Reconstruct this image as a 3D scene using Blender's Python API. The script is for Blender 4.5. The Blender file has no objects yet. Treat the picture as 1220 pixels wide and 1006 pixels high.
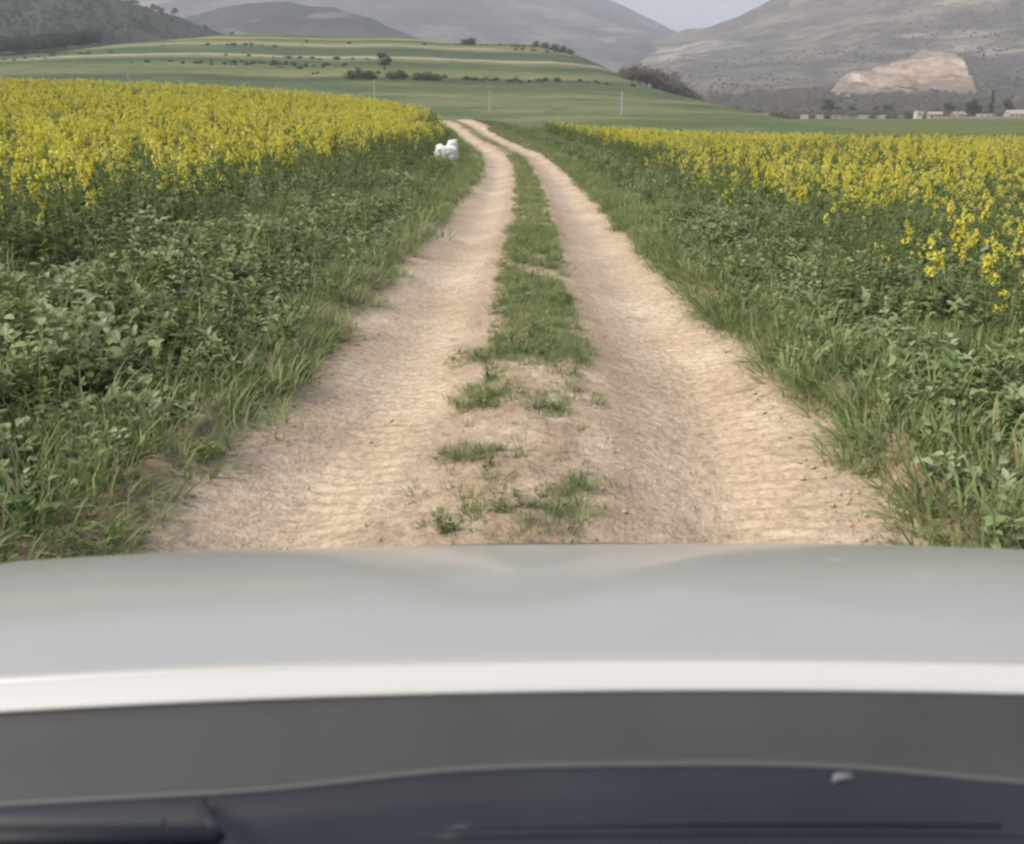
import bpy, bmesh, math, random
import numpy as np
from mathutils import Vector, Matrix

random.seed(11)
rng = np.random.default_rng(11)
sc = bpy.context.scene
COL = sc.collection
PI = math.pi

# ------------------------------------------------------------------ camera
F_PX, CX, CY, HORIZON = 1150.0, 610.0, 503.0, 150.0
PITCH = math.atan((CY - HORIZON) / F_PX)
CAM = Vector((0.0, 0.0, 1.42))
cd = bpy.data.cameras.new('camera')
cam = bpy.data.objects.new('camera', cd)
COL.objects.link(cam)
cam.location = CAM
cam.rotation_euler = (PI / 2 - PITCH, 0, 0)
cd.sensor_fit = 'HORIZONTAL'
cd.sensor_width = 36.0
cd.lens = 36.0 * F_PX / 1220.0
cd.clip_start = 0.02
cd.clip_end = 20000
cd.dof.use_dof = True
cd.dof.focus_distance = 8.0
cd.dof.aperture_fstop = 6.5
sc.camera = cam

# ------------------------------------------------------------------ sky, sun, exposure
SUN_EL, SUN_ROT = math.radians(46), math.radians(243)
w = bpy.data.worlds.new('World')
sc.world = w
w.use_nodes = True
wn = w.node_tree
bg = wn.nodes['Background']
sky = wn.nodes.new('ShaderNodeTexSky')
sky.sky_type = 'NISHITA'
sky.sun_disc = False
sky.sun_elevation = SUN_EL
sky.sun_rotation = SUN_ROT
sky.air_density = 1.0
sky.dust_density = 6.0
sky.ozone_density = 1.0
wn.links.new(sky.outputs[0], bg.inputs[0])
bg.inputs[1].default_value = 0.15
sl = bpy.data.lights.new('sun', 'SUN')
sl.energy = 1.25
sl.angle = math.radians(18)
sl.color = (1.0, 0.97, 0.92)
sun = bpy.data.objects.new('sun', sl)
COL.objects.link(sun)
to_sun = Vector((math.sin(SUN_ROT) * math.cos(SUN_EL), math.cos(SUN_ROT) * math.cos(SUN_EL), math.sin(SUN_EL)))
sun.rotation_euler = to_sun.to_track_quat('Z', 'Y').to_euler()
sc.view_settings.view_transform = 'Standard'
sc.view_settings.look = 'None'
sc.view_settings.exposure = 0.60
sc.view_settings.gamma = 1.0
sc.view_settings.use_curve_mapping = False
cy = sc.cycles
cy.max_bounces = 5
cy.diffuse_bounces = 3
cy.glossy_bounces = 2
cy.transmission_bounces = 3
cy.transparent_max_bounces = 6
cy.volume_bounces = 1
cy.use_denoising = True
cy.filter_width = 2.4
cy.caustics_reflective = False
cy.caustics_refractive = False

# ------------------------------------------------------------------ helpers: noise
_perm = rng.permutation(512).astype(np.int64)
_val = rng.random(512)

def vnoise(x, y, seed=0):
    x = np.asarray(x, float); y = np.asarray(y, float)
    xi = np.floor(x).astype(np.int64); yi = np.floor(y).astype(np.int64)
    fx = x - xi; fy = y - yi
    fx = fx * fx * (3 - 2 * fx); fy = fy * fy * (3 - 2 * fy)
    def h(a, b):
        return _val[(_perm[(a + seed * 37) & 511] + b * 7 + _perm[(b + seed * 11) & 511]) & 511]
    return (h(xi, yi) * (1 - fx) + h(xi + 1, yi) * fx) * (1 - fy) + (h(xi, yi + 1) * (1 - fx) + h(xi + 1, yi + 1) * fx) * fy

def fbm(x, y, octv=4, seed=0):
    s = 0.0; a = 0.5; f = 1.0
    for k in range(octv):
        s = s + a * (vnoise(x * f + 13.7 * k, y * f + 7.3 * k, seed + k) - 0.5) * 2
        a *= 0.5; f *= 2.03
    return s

def sstep(a, b, x):
    t = np.clip((np.asarray(x, float) - a) / (b - a), 0, 1)
    return t * t * (3 - 2 * t)

# ------------------------------------------------------------------ helpers: objects
def tag(o, label=None, cat=None, group=None, kind=None):
    if label: o['label'] = label
    if cat: o['category'] = cat
    if group: o['group'] = group
    if kind: o['kind'] = kind
    return o

def empty(name, loc=(0, 0, 0), rz=0.0):
    o = bpy.data.objects.new(name, None)
    COL.objects.link(o)
    o.location = loc
    o.rotation_euler = (0, 0, rz)
    return o

def mesh_of(name, verts, faces, mats=(), midx=None, smooth=False):
    me = bpy.data.meshes.new(name)
    me.from_pydata([tuple(v) for v in verts], [], [tuple(f) for f in faces])
    for m in mats: me.materials.append(m)
    if midx is not None: me.polygons.foreach_set('material_index', np.asarray(midx, np.int32))
    if smooth: me.polygons.foreach_set('use_smooth', np.ones(len(me.polygons), bool))
    me.update()
    return me

def obj(name, me, parent=None, loc=None):
    o = bpy.data.objects.new(name, me)
    COL.objects.link(o)
    if parent: o.parent = parent
    if loc is not None: o.location = loc
    return o

def grid_mesh(name, P, mat, smooth=True, flip=False):
    n, m = P.shape[:2]
    idx = np.arange(n * m).reshape(n, m)
    q = np.stack([idx[:-1, :-1], idx[:-1, 1:], idx[1:, 1:], idx[1:, :-1]], -1).reshape(-1, 4)
    if flip: q = q[:, ::-1]
    me = bpy.data.meshes.new(name)
    me.vertices.add(n * m)
    me.vertices.foreach_set('co', P.reshape(-1).astype(np.float32))
    me.loops.add(q.size)
    me.loops.foreach_set('vertex_index', q.reshape(-1).astype(np.int32))
    me.polygons.add(len(q))
    me.polygons.foreach_set('loop_start', np.arange(0, q.size, 4).astype(np.int32))
    me.update(calc_edges=True)
    me.validate()
    if smooth: me.polygons.foreach_set('use_smooth', np.ones(len(me.polygons), bool))
    me.materials.append(mat)
    return me

class MB:
    def __init__(s): s.v = []; s.f = []; s.mi = []
    def quadstrip(s, L, R, mi=0):
        b = len(s.v)
        for a, c in zip(L, R): s.v += [a, c]
        for i in range(len(L) - 1):
            s.f.append((b + 2 * i, b + 2 * i + 1, b + 2 * i + 3, b + 2 * i + 2)); s.mi.append(mi)
    def poly(s, pts, mi=0):
        b = len(s.v); s.v += list(pts); s.f.append(tuple(range(b, b + len(pts)))); s.mi.append(mi)
    def tube(s, pts, rad, n=8, mi=0, cap=True):
        pts = [Vector(p) for p in pts]
        rings = []
        for i, p in enumerate(pts):
            d = (pts[min(i + 1, len(pts) - 1)] - pts[max(i - 1, 0)]).normalized()
            a = d.orthogonal().normalized() if i == 0 else (rings_a - d * rings_a.dot(d)).normalized()
            rings_a = a
            c = d.cross(a)
            r = rad[i] if hasattr(rad, '__len__') else rad
            b = len(s.v)
            for k in range(n):
                t = 2 * PI * k / n
                s.v.append(p + a * (r * math.cos(t)) + c * (r * math.sin(t)))
            rings.append(b)
        for i in range(len(rings) - 1):
            for k in range(n):
                k2 = (k + 1) % n
                s.f.append((rings[i] + k, rings[i] + k2, rings[i + 1] + k2, rings[i + 1] + k)); s.mi.append(mi)
        if cap:
            s.f.append(tuple(rings[0] + k for k in reversed(range(n)))); s.mi.append(mi)
            s.f.append(tuple(rings[-1] + k for k in range(n))); s.mi.append(mi)
    def box(s, c, h, mi=0, rz=0.0, taper=1.0):
        b = len(s.v)
        ca, sa = math.cos(rz), math.sin(rz)
        for dz in (-1, 1):
            t = 1 if dz < 0 else taper
            for dx, dy in ((-1, -1), (1, -1), (1, 1), (-1, 1)):
                x, y = dx * h[0] * t, dy * h[1] * t
                s.v.append(Vector((c[0] + x * ca - y * sa, c[1] + x * sa + y * ca, c[2] + dz * h[2])))
        for f in ((3, 2, 1, 0), (4, 5, 6, 7), (0, 1, 5, 4), (1, 2, 6, 5), (2, 3, 7, 6), (3, 0, 4, 7)):
            s.f.append(tuple(b + i for i in f)); s.mi.append(mi)
    def mesh(s, name, mats, smooth=False): return mesh_of(name, s.v, s.f, mats, s.mi, smooth)

# ------------------------------------------------------------------ helpers: materials
def newmat(name):
    m = bpy.data.materials.new(name); m.use_nodes = True
    nt = m.node_tree
    return m, nt, nt.nodes['Principled BSDF']

def N(nt, typ, **kw):
    n = nt.nodes.new(typ)
    for k, v in kw.items(): setattr(n, k, v)
    return n

def noise(nt, vec, scale, detail=4.0, rough=0.55):
    n = N(nt, 'ShaderNodeTexNoise')
    n.inputs['Scale'].default_value = scale; n.inputs['Detail'].default_value = detail; n.inputs['Roughness'].default_value = rough
    nt.links.new(vec, n.inputs['Vector'])
    return n.outputs['Fac']

def ramp(nt, fac, stops, interp='LINEAR'):
    n = N(nt, 'ShaderNodeValToRGB')
    cr = n.color_ramp; cr.interpolation = interp
    while len(cr.elements) < len(stops): cr.elements.new(0.5)
    for e, (p, c) in zip(cr.elements, stops):
        e.position = p
        e.color = (*c, 1) if hasattr(c, '__len__') else (c, c, c, 1)
    nt.links.new(fac, n.inputs[0])
    return n.outputs[0]

def mix(nt, fac, a, b, mode='MIX'):
    n = N(nt, 'ShaderNodeMix', data_type='RGBA', blend_type=mode)
    for s, v in ((n.inputs[0], fac), (n.inputs[6], a), (n.inputs[7], b)):
        if isinstance(v, bpy.types.NodeSocket): nt.links.new(v, s)
        elif hasattr(v, '__len__'): s.default_value = (*v, 1)
        else: s.default_value = v
    return n.outputs[2]

def mth(nt, op, a, b=0.0):
    n = N(nt, 'ShaderNodeMath', operation=op)
    for s, v in ((n.inputs[0], a), (n.inputs[1], b)):
        if isinstance(v, bpy.types.NodeSocket): nt.links.new(v, s)
        else: s.default_value = v
    return n.outputs[0]

def pos(nt): return N(nt, 'ShaderNodeNewGeometry').outputs['Position']

def scaled(nt, vec, s):
    n = N(nt, 'ShaderNodeVectorMath', operation='MULTIPLY')
    nt.links.new(vec, n.inputs[0]); n.inputs[1].default_value = s
    return n.outputs[0]

def bump(nt, bsdf, h, strength, dist):
    b = N(nt, 'ShaderNodeBump'); b.inputs['Strength'].default_value = strength; b.inputs['Distance'].default_value = dist
    nt.links.new(h, b.inputs['Height']); nt.links.new(b.outputs[0], bsdf.inputs['Normal'])

def plain(name, c, rough=0.6, spec=0.3, metal=0.0, var=0.0, scale=20.0):
    m, nt, b = newmat(name)
    b.inputs['Base Color'].default_value = (*c, 1)
    b.inputs['Roughness'].default_value = rough
    b.inputs['Specular IOR Level'].default_value = spec
    b.inputs['Metallic'].default_value = metal
    if var:
        tc = N(nt, 'ShaderNodeTexCoord').outputs['Object']
        f = noise(nt, tc, scale, 5)
        lo = tuple(max(0, x * (1 - var)) for x in c); hi = tuple(min(1, x * (1 + var)) for x in c)
        nt.links.new(ramp(nt, f, [(0.3, lo), (0.7, hi)]), b.inputs['Base Color'])
    return m

def leafmat(name, cols, trans=0.34, rough=0.7, patch=0.45):
    """Foliage: colour varies from plant to plant and over patches of ground."""
    m, nt, b = newmat(name)
    oi = N(nt, 'ShaderNodeObjectInfo').outputs['Random']
    p = pos(nt)
    f = mth(nt, 'ADD', mth(nt, 'MULTIPLY', oi, 1 - patch), mth(nt, 'MULTIPLY', noise(nt, p, 0.9, 4), patch))
    f2 = mth(nt, 'ADD', mth(nt, 'MULTIPLY', f, 0.75), mth(nt, 'MULTIPLY', noise(nt, p, 14.0, 2), 0.25))
    n = len(cols)
    c = ramp(nt, f2, [(0.25 + 0.5 * i / (n - 1), k) for i, k in enumerate(cols)])
    nt.links.new(c, b.inputs['Base Color'])
    b.inputs['Roughness'].default_value = rough
    b.inputs['Specular IOR Level'].default_value = 0.18
    tr = N(nt, 'ShaderNodeBsdfTranslucent')
    nt.links.new(mix(nt, 0.35, c, (0.16, 0.20, 0.04)), tr.inputs[0])
    ms = N(nt, 'ShaderNodeMixShader'); ms.inputs[0].default_value = trans
    nt.links.new(b.outputs[0], ms.inputs[1]); nt.links.new(tr.outputs[0], ms.inputs[2])
    nt.links.new(ms.outputs[0], nt.nodes['Material Output'].inputs[0])
    return m

M = {}
M['grass'] = leafmat('grass_blades', [(0.110, 0.163, 0.055), (0.171, 0.233, 0.086), (0.231, 0.292, 0.121), (0.308, 0.347, 0.171)])
M['dry'] = leafmat('dry_blades', [(0.20, 0.17, 0.10), (0.32, 0.27, 0.17)])
M['weed'] = leafmat('weed_leaves', [(0.106, 0.162, 0.058), (0.162, 0.224, 0.090), (0.224, 0.286, 0.125), (0.325, 0.375, 0.224)])
M['stem'] = leafmat('crop_stems', [(0.091, 0.143, 0.046), (0.169, 0.221, 0.078)])
M['cropleaf'] = leafmat('crop_leaves', [(0.123, 0.174, 0.062), (0.174, 0.230, 0.090), (0.241, 0.286, 0.129)])
M['petal'] = leafmat('yellow_petals', [(0.80, 0.71, 0.07), (0.86, 0.80, 0.13), (0.86, 0.83, 0.28)], trans=0.5)

# ------------------------------------------------------------------ terrain shape
_ty = np.array([-40, -8, 3.2, 3.92, 5.15, 7.7, 11.5, 19.4, 27, 34, 40, 46, 56, 67, 75, 82, 90, 100, 130, 170])
_tx = np.array([-0.1, -0.1, -0.06, 0.02, 0.13, 0.15, 0.22, 0.33, 0.36, 0.28, 0.02, -0.55, -1.55, -2.6, -3.6, -4.8, -6.6, -9.5, -20, -36.])
_pz_y = np.array([-500, 0, 20, 28, 35, 44, 55, 67, 76, 82, 88, 100, 130, 170, 400])
_pz_z = np.array([0, 0, 0, 0.04, 0.12, 0.38, 0.62, 0.92, 1.45, 1.85, 1.95, 1.3, -0.2, -0.6, 0.0])

def _smooth_interp(x, xp, fp):
    # cubic Hermite through the samples with finite-difference tangents
    x = np.clip(np.asarray(x, float), xp[0], xp[-1])
    m = np.gradient(fp, xp)
    i = np.clip(np.searchsorted(xp, x) - 1, 0, len(xp) - 2)
    h = xp[i + 1] - xp[i]; t = (x - xp[i]) / h
    return (2*t**3 - 3*t**2 + 1) * fp[i] + (t**3 - 2*t**2 + t) * h * m[i] + (-2*t**3 + 3*t**2) * fp[i + 1] + (t**3 - t**2) * h * m[i + 1]

def xc(y): return _smooth_interp(y, _ty, _tx)

def land(x, y):
    x = np.asarray(x, float); y = np.asarray(y, float)
    s = x - xc(y)
    p = np.interp(y, _pz_y, _pz_z)
    for d in (-3.0, 3.0, -6.0, 6.0): p = p + np.interp(y + d * np.clip(y / 40, 0, 1), _pz_y, _pz_z)
    p = p / 5
    right = np.exp(-np.maximum(s - 1.8, 0) / 11.0)
    dl = np.maximum(-s - 2.0, 0)
    env = sstep(-30, 90, y) * (1 - sstep(92, 150, y))
    left = 2.5 * (1 - np.exp(-dl / 15.0)) * env
    far_l = np.exp(-np.maximum(-s - 90, 0) / 60.0)
    bank = 0.10 * sstep(1.5, 2.6, -s) + 0.05 * sstep(1.5, 2.6, s)
    n = 0.05 * fbm(x * 0.35, y * 0.35, 3, 3) * sstep(1.6, 3.0, np.abs(s))
    plain = 4.3 * sstep(105, 470, y)
    return p * right + left * far_l + bank + n * (np.abs(y) < 200) + plain

def track_drop(x, y):
    s = np.abs(x - xc(y))
    return 0.22 * (1 - sstep(1.45, 1.95, s)) * (y < 160)

# hills: real ridges with a foot, a crest line and a back slope
def ray(px, py):
    u, v = (px - CX) / F_PX, (CY - py) / F_PX
    return Vector((u, math.cos(PITCH) + v * math.sin(PITCH), -math.sin(PITCH) + v * math.cos(PITCH)))

def at(px, py, dist):
    d = ray(px, py)
    return CAM + d * (dist / d.y)

class Ridge:
    def __init__(s, crest, D, D0, D1, amp, nscale, seed, power=1.0, base=-3.0):
        p = [at(a, b, D) for a, b in crest]
        s.xs = np.array([q.x for q in p]); s.zs = np.array([q.z for q in p])
        s.D, s.D0, s.D1, s.amp, s.ns, s.seed, s.pw, s.base = D, D0, D1, amp, nscale, seed, power, base
    def h(s, x, y):
        x = np.asarray(x, float); y = np.asarray(y, float)
        xx = x * (1 + 0.0 * y)
        wob = 0.06 * (s.D - s.D0) * fbm(x / s.ns * 0.5, x * 0 + 2.2, 3, s.seed + 5)
        yy = y + wob
        c = np.interp(xx, s.xs, s.zs)
        t = np.clip((yy - s.D0) / (s.D - s.D0), 0, 1)
        f = np.where(yy <= s.D, np.power(t, s.pw) * (1 - 0.25 * t * (1 - t)), 1 - np.clip((yy - s.D) / (s.D1 - s.D), 0, 1) ** 1.6)
        g = fbm(x / s.ns, y / (s.ns * 2.2), 5, s.seed)
        g2 = 1 - 2 * np.abs(fbm(x / (s.ns * 0.6), y / (s.ns * 2.5), 4, s.seed + 9))
        n = s.amp * (g * 0.7 + (g2 - 0.5) * 0.45) * np.clip(f, 0, 1) ** 0.7 * (0.35 + 0.65 * np.abs(1 - t) + 0.3)
        return s.base + np.maximum((c - s.base) * f, 0) + n * (f > 0)
    def mesh(s, name, mat, nx=220, ny=90, x0=None, x1=None):
        xs = np.linspace(x0 if x0 is not None else s.xs[0], x1 if x1 is not None else s.xs[-1], nx)
        k = np.linspace(0, 1, ny)
        ys = s.D0 * 0.97 + (s.D1 - s.D0 * 0.97) * k
        X, Y = np.meshgrid(xs, ys)
        P = np.stack([X, Y, s.h(X, Y)], -1)
        return grid_mesh(name, P, mat, True)

R_terr = Ridge([(-700, 78), (-250, 72), (0, 65), (90, 60), (180, 54), (270, 44), (340, 42), (410, 46), (480, 48), (560, 50), (640, 52), (672, 60), (700, 70), (728, 84), (748, 98), (770, 116), (792, 136), (815, 152), (860, 168), (1000, 185)],
               520, 150, 800, 2.2, 60, 21, 1.0, -1.5)
R_scrub = Ridge([(-900, -60), (-300, -45), (-60, -22), (60, -10), (150, 4), (205, 18), (250, 36), (300, 52), (360, 75), (500, 130), (700, 160)],
                900, 480, 1500, 9, 110, 31, 0.9, -2)
R_hump = Ridge([(60, 70), (170, 40), (230, 18), (290, 8), (350, 4), (400, 9), (440, 20), (480, 38), (510, 52), (560, 72), (640, 105), (760, 150)],
               1500, 900, 2300, 14, 160, 41, 0.9, -2)
R_mtA = Ridge([(-1500, 40), (-700, -30), (-100, -60), (150, -40), (300, -55), (480, -70), (600, -48), (680, -22), (722, 0), (762, 18), (800, 35), (830, 47), (880, 66), (980, 95), (1150, 140)],
              3400, 1500, 5200, 55, 420, 51, 0.85, -3)
R_mtB = Ridge([(560, 150), (640, 118), (720, 74), (770, 52), (815, 38), (850, 34), (880, 22), (905, 9), (930, -6), (980, -32), (1080, -75), (1200, -110), (1400, -130), (1900, -60), (2500, 20)],
              2300, 640, 3800, 42, 300, 61, 1.3, -3)

# flat-ground material: crop soil near the camera, a patchwork of field strips beyond
def mat_ground():
    m, nt, b = newmat('field_soil_and_strips')
    p = pos(nt)
    near = ramp(nt, noise(nt, p, 1.6, 6), [(0.3, (0.045, 0.050, 0.022)), (0.55, (0.075, 0.075, 0.035)), (0.75, (0.11, 0.085, 0.05))])
    st = noise(nt, scaled(nt, p, (0.003, 0.022, 0.0)), 1.0, 3)
    far = ramp(nt, st, [(0.30, (0.085, 0.115, 0.032)), (0.44, (0.11, 0.14, 0.040)), (0.50, (0.15, 0.165, 0.05)), (0.56, (0.075, 0.10, 0.032)), (0.68, (0.14, 0.13, 0.065))])
    far = mix(nt, 0.5, far, ramp(nt, noise(nt, p, 0.35, 5), [(0.3, (0.07, 0.10, 0.03)), (0.7, (0.14, 0.15, 0.055))]))
    sx = N(nt, 'ShaderNodeSeparateXYZ'); nt.links.new(p, sx.inputs[0])
    k = N(nt, 'ShaderNodeMapRange'); k.inputs[1].default_value = 60; k.inputs[2].default_value = 100
    nt.links.new(sx.outputs[1], k.inputs[0])
    nt.links.new(mix(nt, k.outputs[0], near, far), b.inputs['Base Color'])
    b.inputs['Roughness'].default_value = 0.95; b.inputs['Specular IOR Level'].default_value = 0.1
    bump(nt, b, noise(nt, p, 6, 5), 0.6, 0.08)
    return m

def mat_hill(name, cols, sx, sz, detail=5, speck=None, pale=None, rough=0.95, mott=None):
    """Ground cover in streaks that follow the contour (x and height), with specks of scrub and paler bare strips."""
    m, nt, b = newmat(name)
    p = pos(nt)
    f = noise(nt, scaled(nt, p, (sx, sx * 0.5, sz)), 1.0, detail, 0.6)
    n = len(cols)
    c = ramp(nt, f, [(0.28 + 0.44 * i / (n - 1), k) for i, k in enumerate(cols)])
    if pale:
        g = noise(nt, scaled(nt, p, (sx * pale[2], sx * 0.3, sz * pale[3])), 1.0, 3)
        c = mix(nt, ramp(nt, g, [(pale[1], 0.0), (pale[1] + 0.05, 1.0)]), c, pale[0])
    if speck:
        g = noise(nt, p, speck[1], 4, 0.7)
        c = mix(nt, ramp(nt, g, [(speck[2], 0.0), (speck[2] + 0.06, speck[3])]), c, speck[0])
    if mott:
        g = noise(nt, scaled(nt, p, (mott[1], mott[1] * .6, mott[1] * 1.6)), 1.0, 7, 0.68)
        c = mix(nt, ramp(nt, g, [(0.46, 0.0), (0.58, mott[2])]), c, mott[0])
    nt.links.new(c, b.inputs['Base Color'])
    b.inputs['Roughness'].default_value = rough; b.inputs['Specular IOR Level'].default_value = 0.1
    return m

# ground: one sheet to the horizon
u = np.linspace(-1, 1, 461)
gx = 5.0 * np.sinh(u * math.asinh(7000 / 5.0))
v = np.linspace(-math.asinh(60 / 9.0), math.asinh(7000 / 9.0), 420)
gy = 9.0 * np.sinh(v) + 4
X, Y = np.meshgrid(gx, gy)
Z = land(X, Y) - track_drop(X, Y)
ground = obj('ground', grid_mesh('ground', np.stack([X, Y, Z], -1), mat_ground()))
tag(ground, kind='structure')

M['terr'] = mat_hill('terraced_fields', [(0.06, 0.085, 0.030), (0.085, 0.12, 0.042), (0.12, 0.15, 0.055), (0.075, 0.10, 0.040), (0.15, 0.16, 0.07)], 0.006, 0.33,
                     speck=((0.04, 0.055, 0.025), 0.10, 0.60, 0.6), pale=((0.24, 0.22, 0.12), 0.60, 0.55, 0.8))
def mat_terraces():
    m, nt, b = newmat('terraced_fields')
    p = pos(nt)
    sx = N(nt, 'ShaderNodeSeparateXYZ'); nt.links.new(p, sx.inputs[0])
    wob = mth(nt, 'MULTIPLY', mth(nt, 'SUBTRACT', noise(nt, scaled(nt, p, (0.010, 0.004, 0)), 1.0, 3), 0.5), 9.0)
    z = mth(nt, 'DIVIDE', mth(nt, 'ADD', mth(nt, 'ADD', sx.outputs[2], wob), 3.0), 52.0)
    G = [(0.085, 0.120, 0.048), (0.13, 0.15, 0.065), (0.050, 0.072, 0.036), (0.17, 0.175, 0.08), (0.070, 0.100, 0.045)]
    Pp = (0.30, 0.28, 0.18)
    stops = [(0, G[0]), (.10, G[1]), (.16, G[4]), (.20, (.19, .19, .10)), (.225, G[0]), (.31, G[2]), (.35, G[3]), (.42, G[0]), (.455, G[2]), (.50, G[1]), (.535, Pp), (.56, G[4]), (.64, G[2]), (.69, G[1]), (.73, Pp), (.75, G[3]), (.80, G[2]), (.83, (.27, .24, .06)), (.875, G[2]), (.93, G[3])]
    c = ramp(nt, z, stops, 'CONSTANT')
    soft = ramp(nt, z, [(q + .012, k) for q, k in stops])
    c = mix(nt, 0.4, c, soft)
    brk = ramp(nt, noise(nt, scaled(nt, p, (0.012, 0.006, 0.12)), 1.0, 3), [(0.45, 0.0), (0.62, 0.75)])
    c = mix(nt, brk, c, ramp(nt, noise(nt, scaled(nt, p, (0.02, 0.02, 0.5)), 1.0, 4), [(0.35, G[2]), (0.5, G[0]), (0.65, G[3])]))
    c = mix(nt, ramp(nt, noise(nt, p, 0.16, 5, 0.7), [(0.52, 0.0), (0.66, 0.55)]), c, (0.045, 0.058, 0.030))
    nt.links.new(c, b.inputs['Base Color']); b.inputs['Roughness'].default_value = 0.95; b.inputs['Specular IOR Level'].default_value = 0.1
    return m
M['terr'] = mat_terraces()
M['scrub'] = mat_hill('scrub_slope', [(0.020, 0.029, 0.022), (0.034, 0.043, 0.032), (0.060, 0.068, 0.048)], 0.008, 0.05,
                      speck=((0.025, 0.032, 0.020), 0.06, 0.50, 0.8), pale=((0.20, 0.19, 0.12), 0.62, 0.5, 0.9))
M['hump'] = mat_hill('dark_hill_cover', [(0.028, 0.030, 0.032), (0.05, 0.052, 0.048), (0.085, 0.085, 0.07)], 0.005, 0.02,
                     speck=((0.03, 0.034, 0.028), 0.035, 0.52, 0.7), pale=((0.13, 0.125, 0.10), 0.58, 1.5, 1.5))
M['mtA'] = mat_hill('mountain_rock', [(0.05, 0.05, 0.052), (0.10, 0.097, 0.09), (0.17, 0.16, 0.14)], 0.0035, 0.008,
                    speck=((0.05, 0.052, 0.045), 0.02, 0.52, 0.6), pale=((0.22, 0.20, 0.16), 0.62, 2.0, 2.0), mott=((0.045, 0.042, 0.045), 0.006, 0.75))
M['mtB'] = mat_hill('mountain_scrub_rock', [(0.055, 0.050, 0.044), (0.105, 0.09, 0.072), (0.17, 0.15, 0.11), (0.09, 0.095, 0.06), (0.14, 0.12, 0.09)], 0.0045, 0.02,
                    speck=((0.05, 0.048, 0.038), 0.028, 0.50, 0.7), pale=((0.26, 0.23, 0.18), 0.60, 1.2, 1.2), mott=((0.050, 0.042, 0.038), 0.010, 0.8))
for rdg, nm, mt in ((R_terr, 'terraced_hill', 'terr'), (R_scrub, 'scrub_hill', 'scrub'), (R_hump, 'hill', 'hump'), (R_mtA, 'mountain', 'mtA'), (R_mtB, 'mountain', 'mtB')):
    tag(obj(nm, rdg.mesh(nm, M[mt])), kind='structure')

HS = [land, R_terr.h, R_scrub.h, R_hump.h, R_mtB.h]
def top(x, y): return max(float(h(np.array([x]), np.array([y]))[0]) for h in HS[:1]) if y < 145 else max([float(land(np.array([x]), np.array([y]))[0])] + [float(r.h(np.array([x]), np.array([y]))[0]) for r in (R_terr, R_scrub, R_mtB) if r.D0 < y < r.D1])
def hit(px, py, y0=3.0, y1=2500.0):
    d = ray(px, py); y = y0
    while y < y1:
        p = CAM + d * (y / d.y)
        if top(p.x, y) >= p.z: return Vector((p.x, y, top(p.x, y)))
        y *= 1.006
    return None

# ------------------------------------------------------------------ dirt track
def mat_track():
    m, nt, b = newmat('dry_earth')
    p = pos(nt)
    base = ramp(nt, noise(nt, p, 0.7, 5, 0.6), [(0.3, (0.38, 0.30, 0.210)), (0.5, (0.455, 0.37, 0.268)), (0.7, (0.53, 0.445, 0.335))])
    fine = ramp(nt, noise(nt, p, 26.0, 6, 0.65), [(0.3, (0.62, 0.60, 0.58)), (0.55, (1, 1, 1)), (0.75, (1.12, 1.12, 1.12))])
    streak = ramp(nt, noise(nt, scaled(nt, p, (3.5, 17.0, 5.0)), 1.0, 3), [(0.35, (0.80, 0.78, 0.75)), (0.6, (1.06, 1.06, 1.06))])
    c = mix(nt, 1.0, base, fine, 'MULTIPLY'); c = mix(nt, 0.5, c, streak, 'MULTIPLY')
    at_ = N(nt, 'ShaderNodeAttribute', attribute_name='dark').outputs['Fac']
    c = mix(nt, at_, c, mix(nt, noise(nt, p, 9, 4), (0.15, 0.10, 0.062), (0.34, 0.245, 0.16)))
    nt.links.new(c, b.inputs['Base Color'])
    b.inputs['Roughness'].default_value = 0.95; b.inputs['Specular IOR Level'].default_value = 0.15
    h = mth(nt, 'ADD', mth(nt, 'MULTIPLY', noise(nt, p, 14, 6), 1.0), mth(nt, 'MULTIPLY', noise(nt, p, 60, 4), 0.4))
    bump(nt, b, h, 0.8, 0.03)
    return m

ys = [-8.0]
while ys[-1] < 150:
    y = ys[-1]
    ys.append(y + (0.2 if y < 2.2 else 0.016 if y < 6.5 else max(0.016, 0.016 + (y - 6.5) * 0.012)))
ys = np.array(ys); ss = np.linspace(-1.95, 1.95, 145)
S, Y = np.meshgrid(ss, ys)
X = S + xc(Y)
rutL = np.exp(-((S + 0.83) / 0.33) ** 2); rutR = np.exp(-((S - 0.85) / 0.33) ** 2)
edge_n = 0.16 * fbm(Y * 0.9, S * 0 + np.sign(S) * 9, 4, 71)
sh = sstep(1.30, 1.52, np.abs(S) + edge_n - 0.16 * (S > 0) * (1 - sstep(3.5, 8.0, Y)))
rel = 0.03 - 0.095 * (rutL + rutR) + 0.03 * np.exp(-(S / 0.25) ** 2) + 0.09 * sh - 0.30 * sstep(1.68, 1.93, np.abs(S))
lump = fbm(X * 5, Y * 5, 4, 73); lump2 = fbm(X * 16, Y * 16, 3, 75)
rough = 0.35 + 1.3 * sh + 0.8 * np.exp(-(S / 0.4) ** 2)
nearf = np.clip(1 - (Y - 9) / 14, 0.15, 1)
rel = rel + (0.020 * lump + 0.010 * lump2) * rough * nearf
ph = 2.2 * fbm(X * 1.2, Y * 1.2, 3, 77)
tread = np.sin(2 * PI * (Y + 0.45 * np.abs(S - np.where(S > 0, 0.92, -0.86))) / 0.105 + ph)
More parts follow.
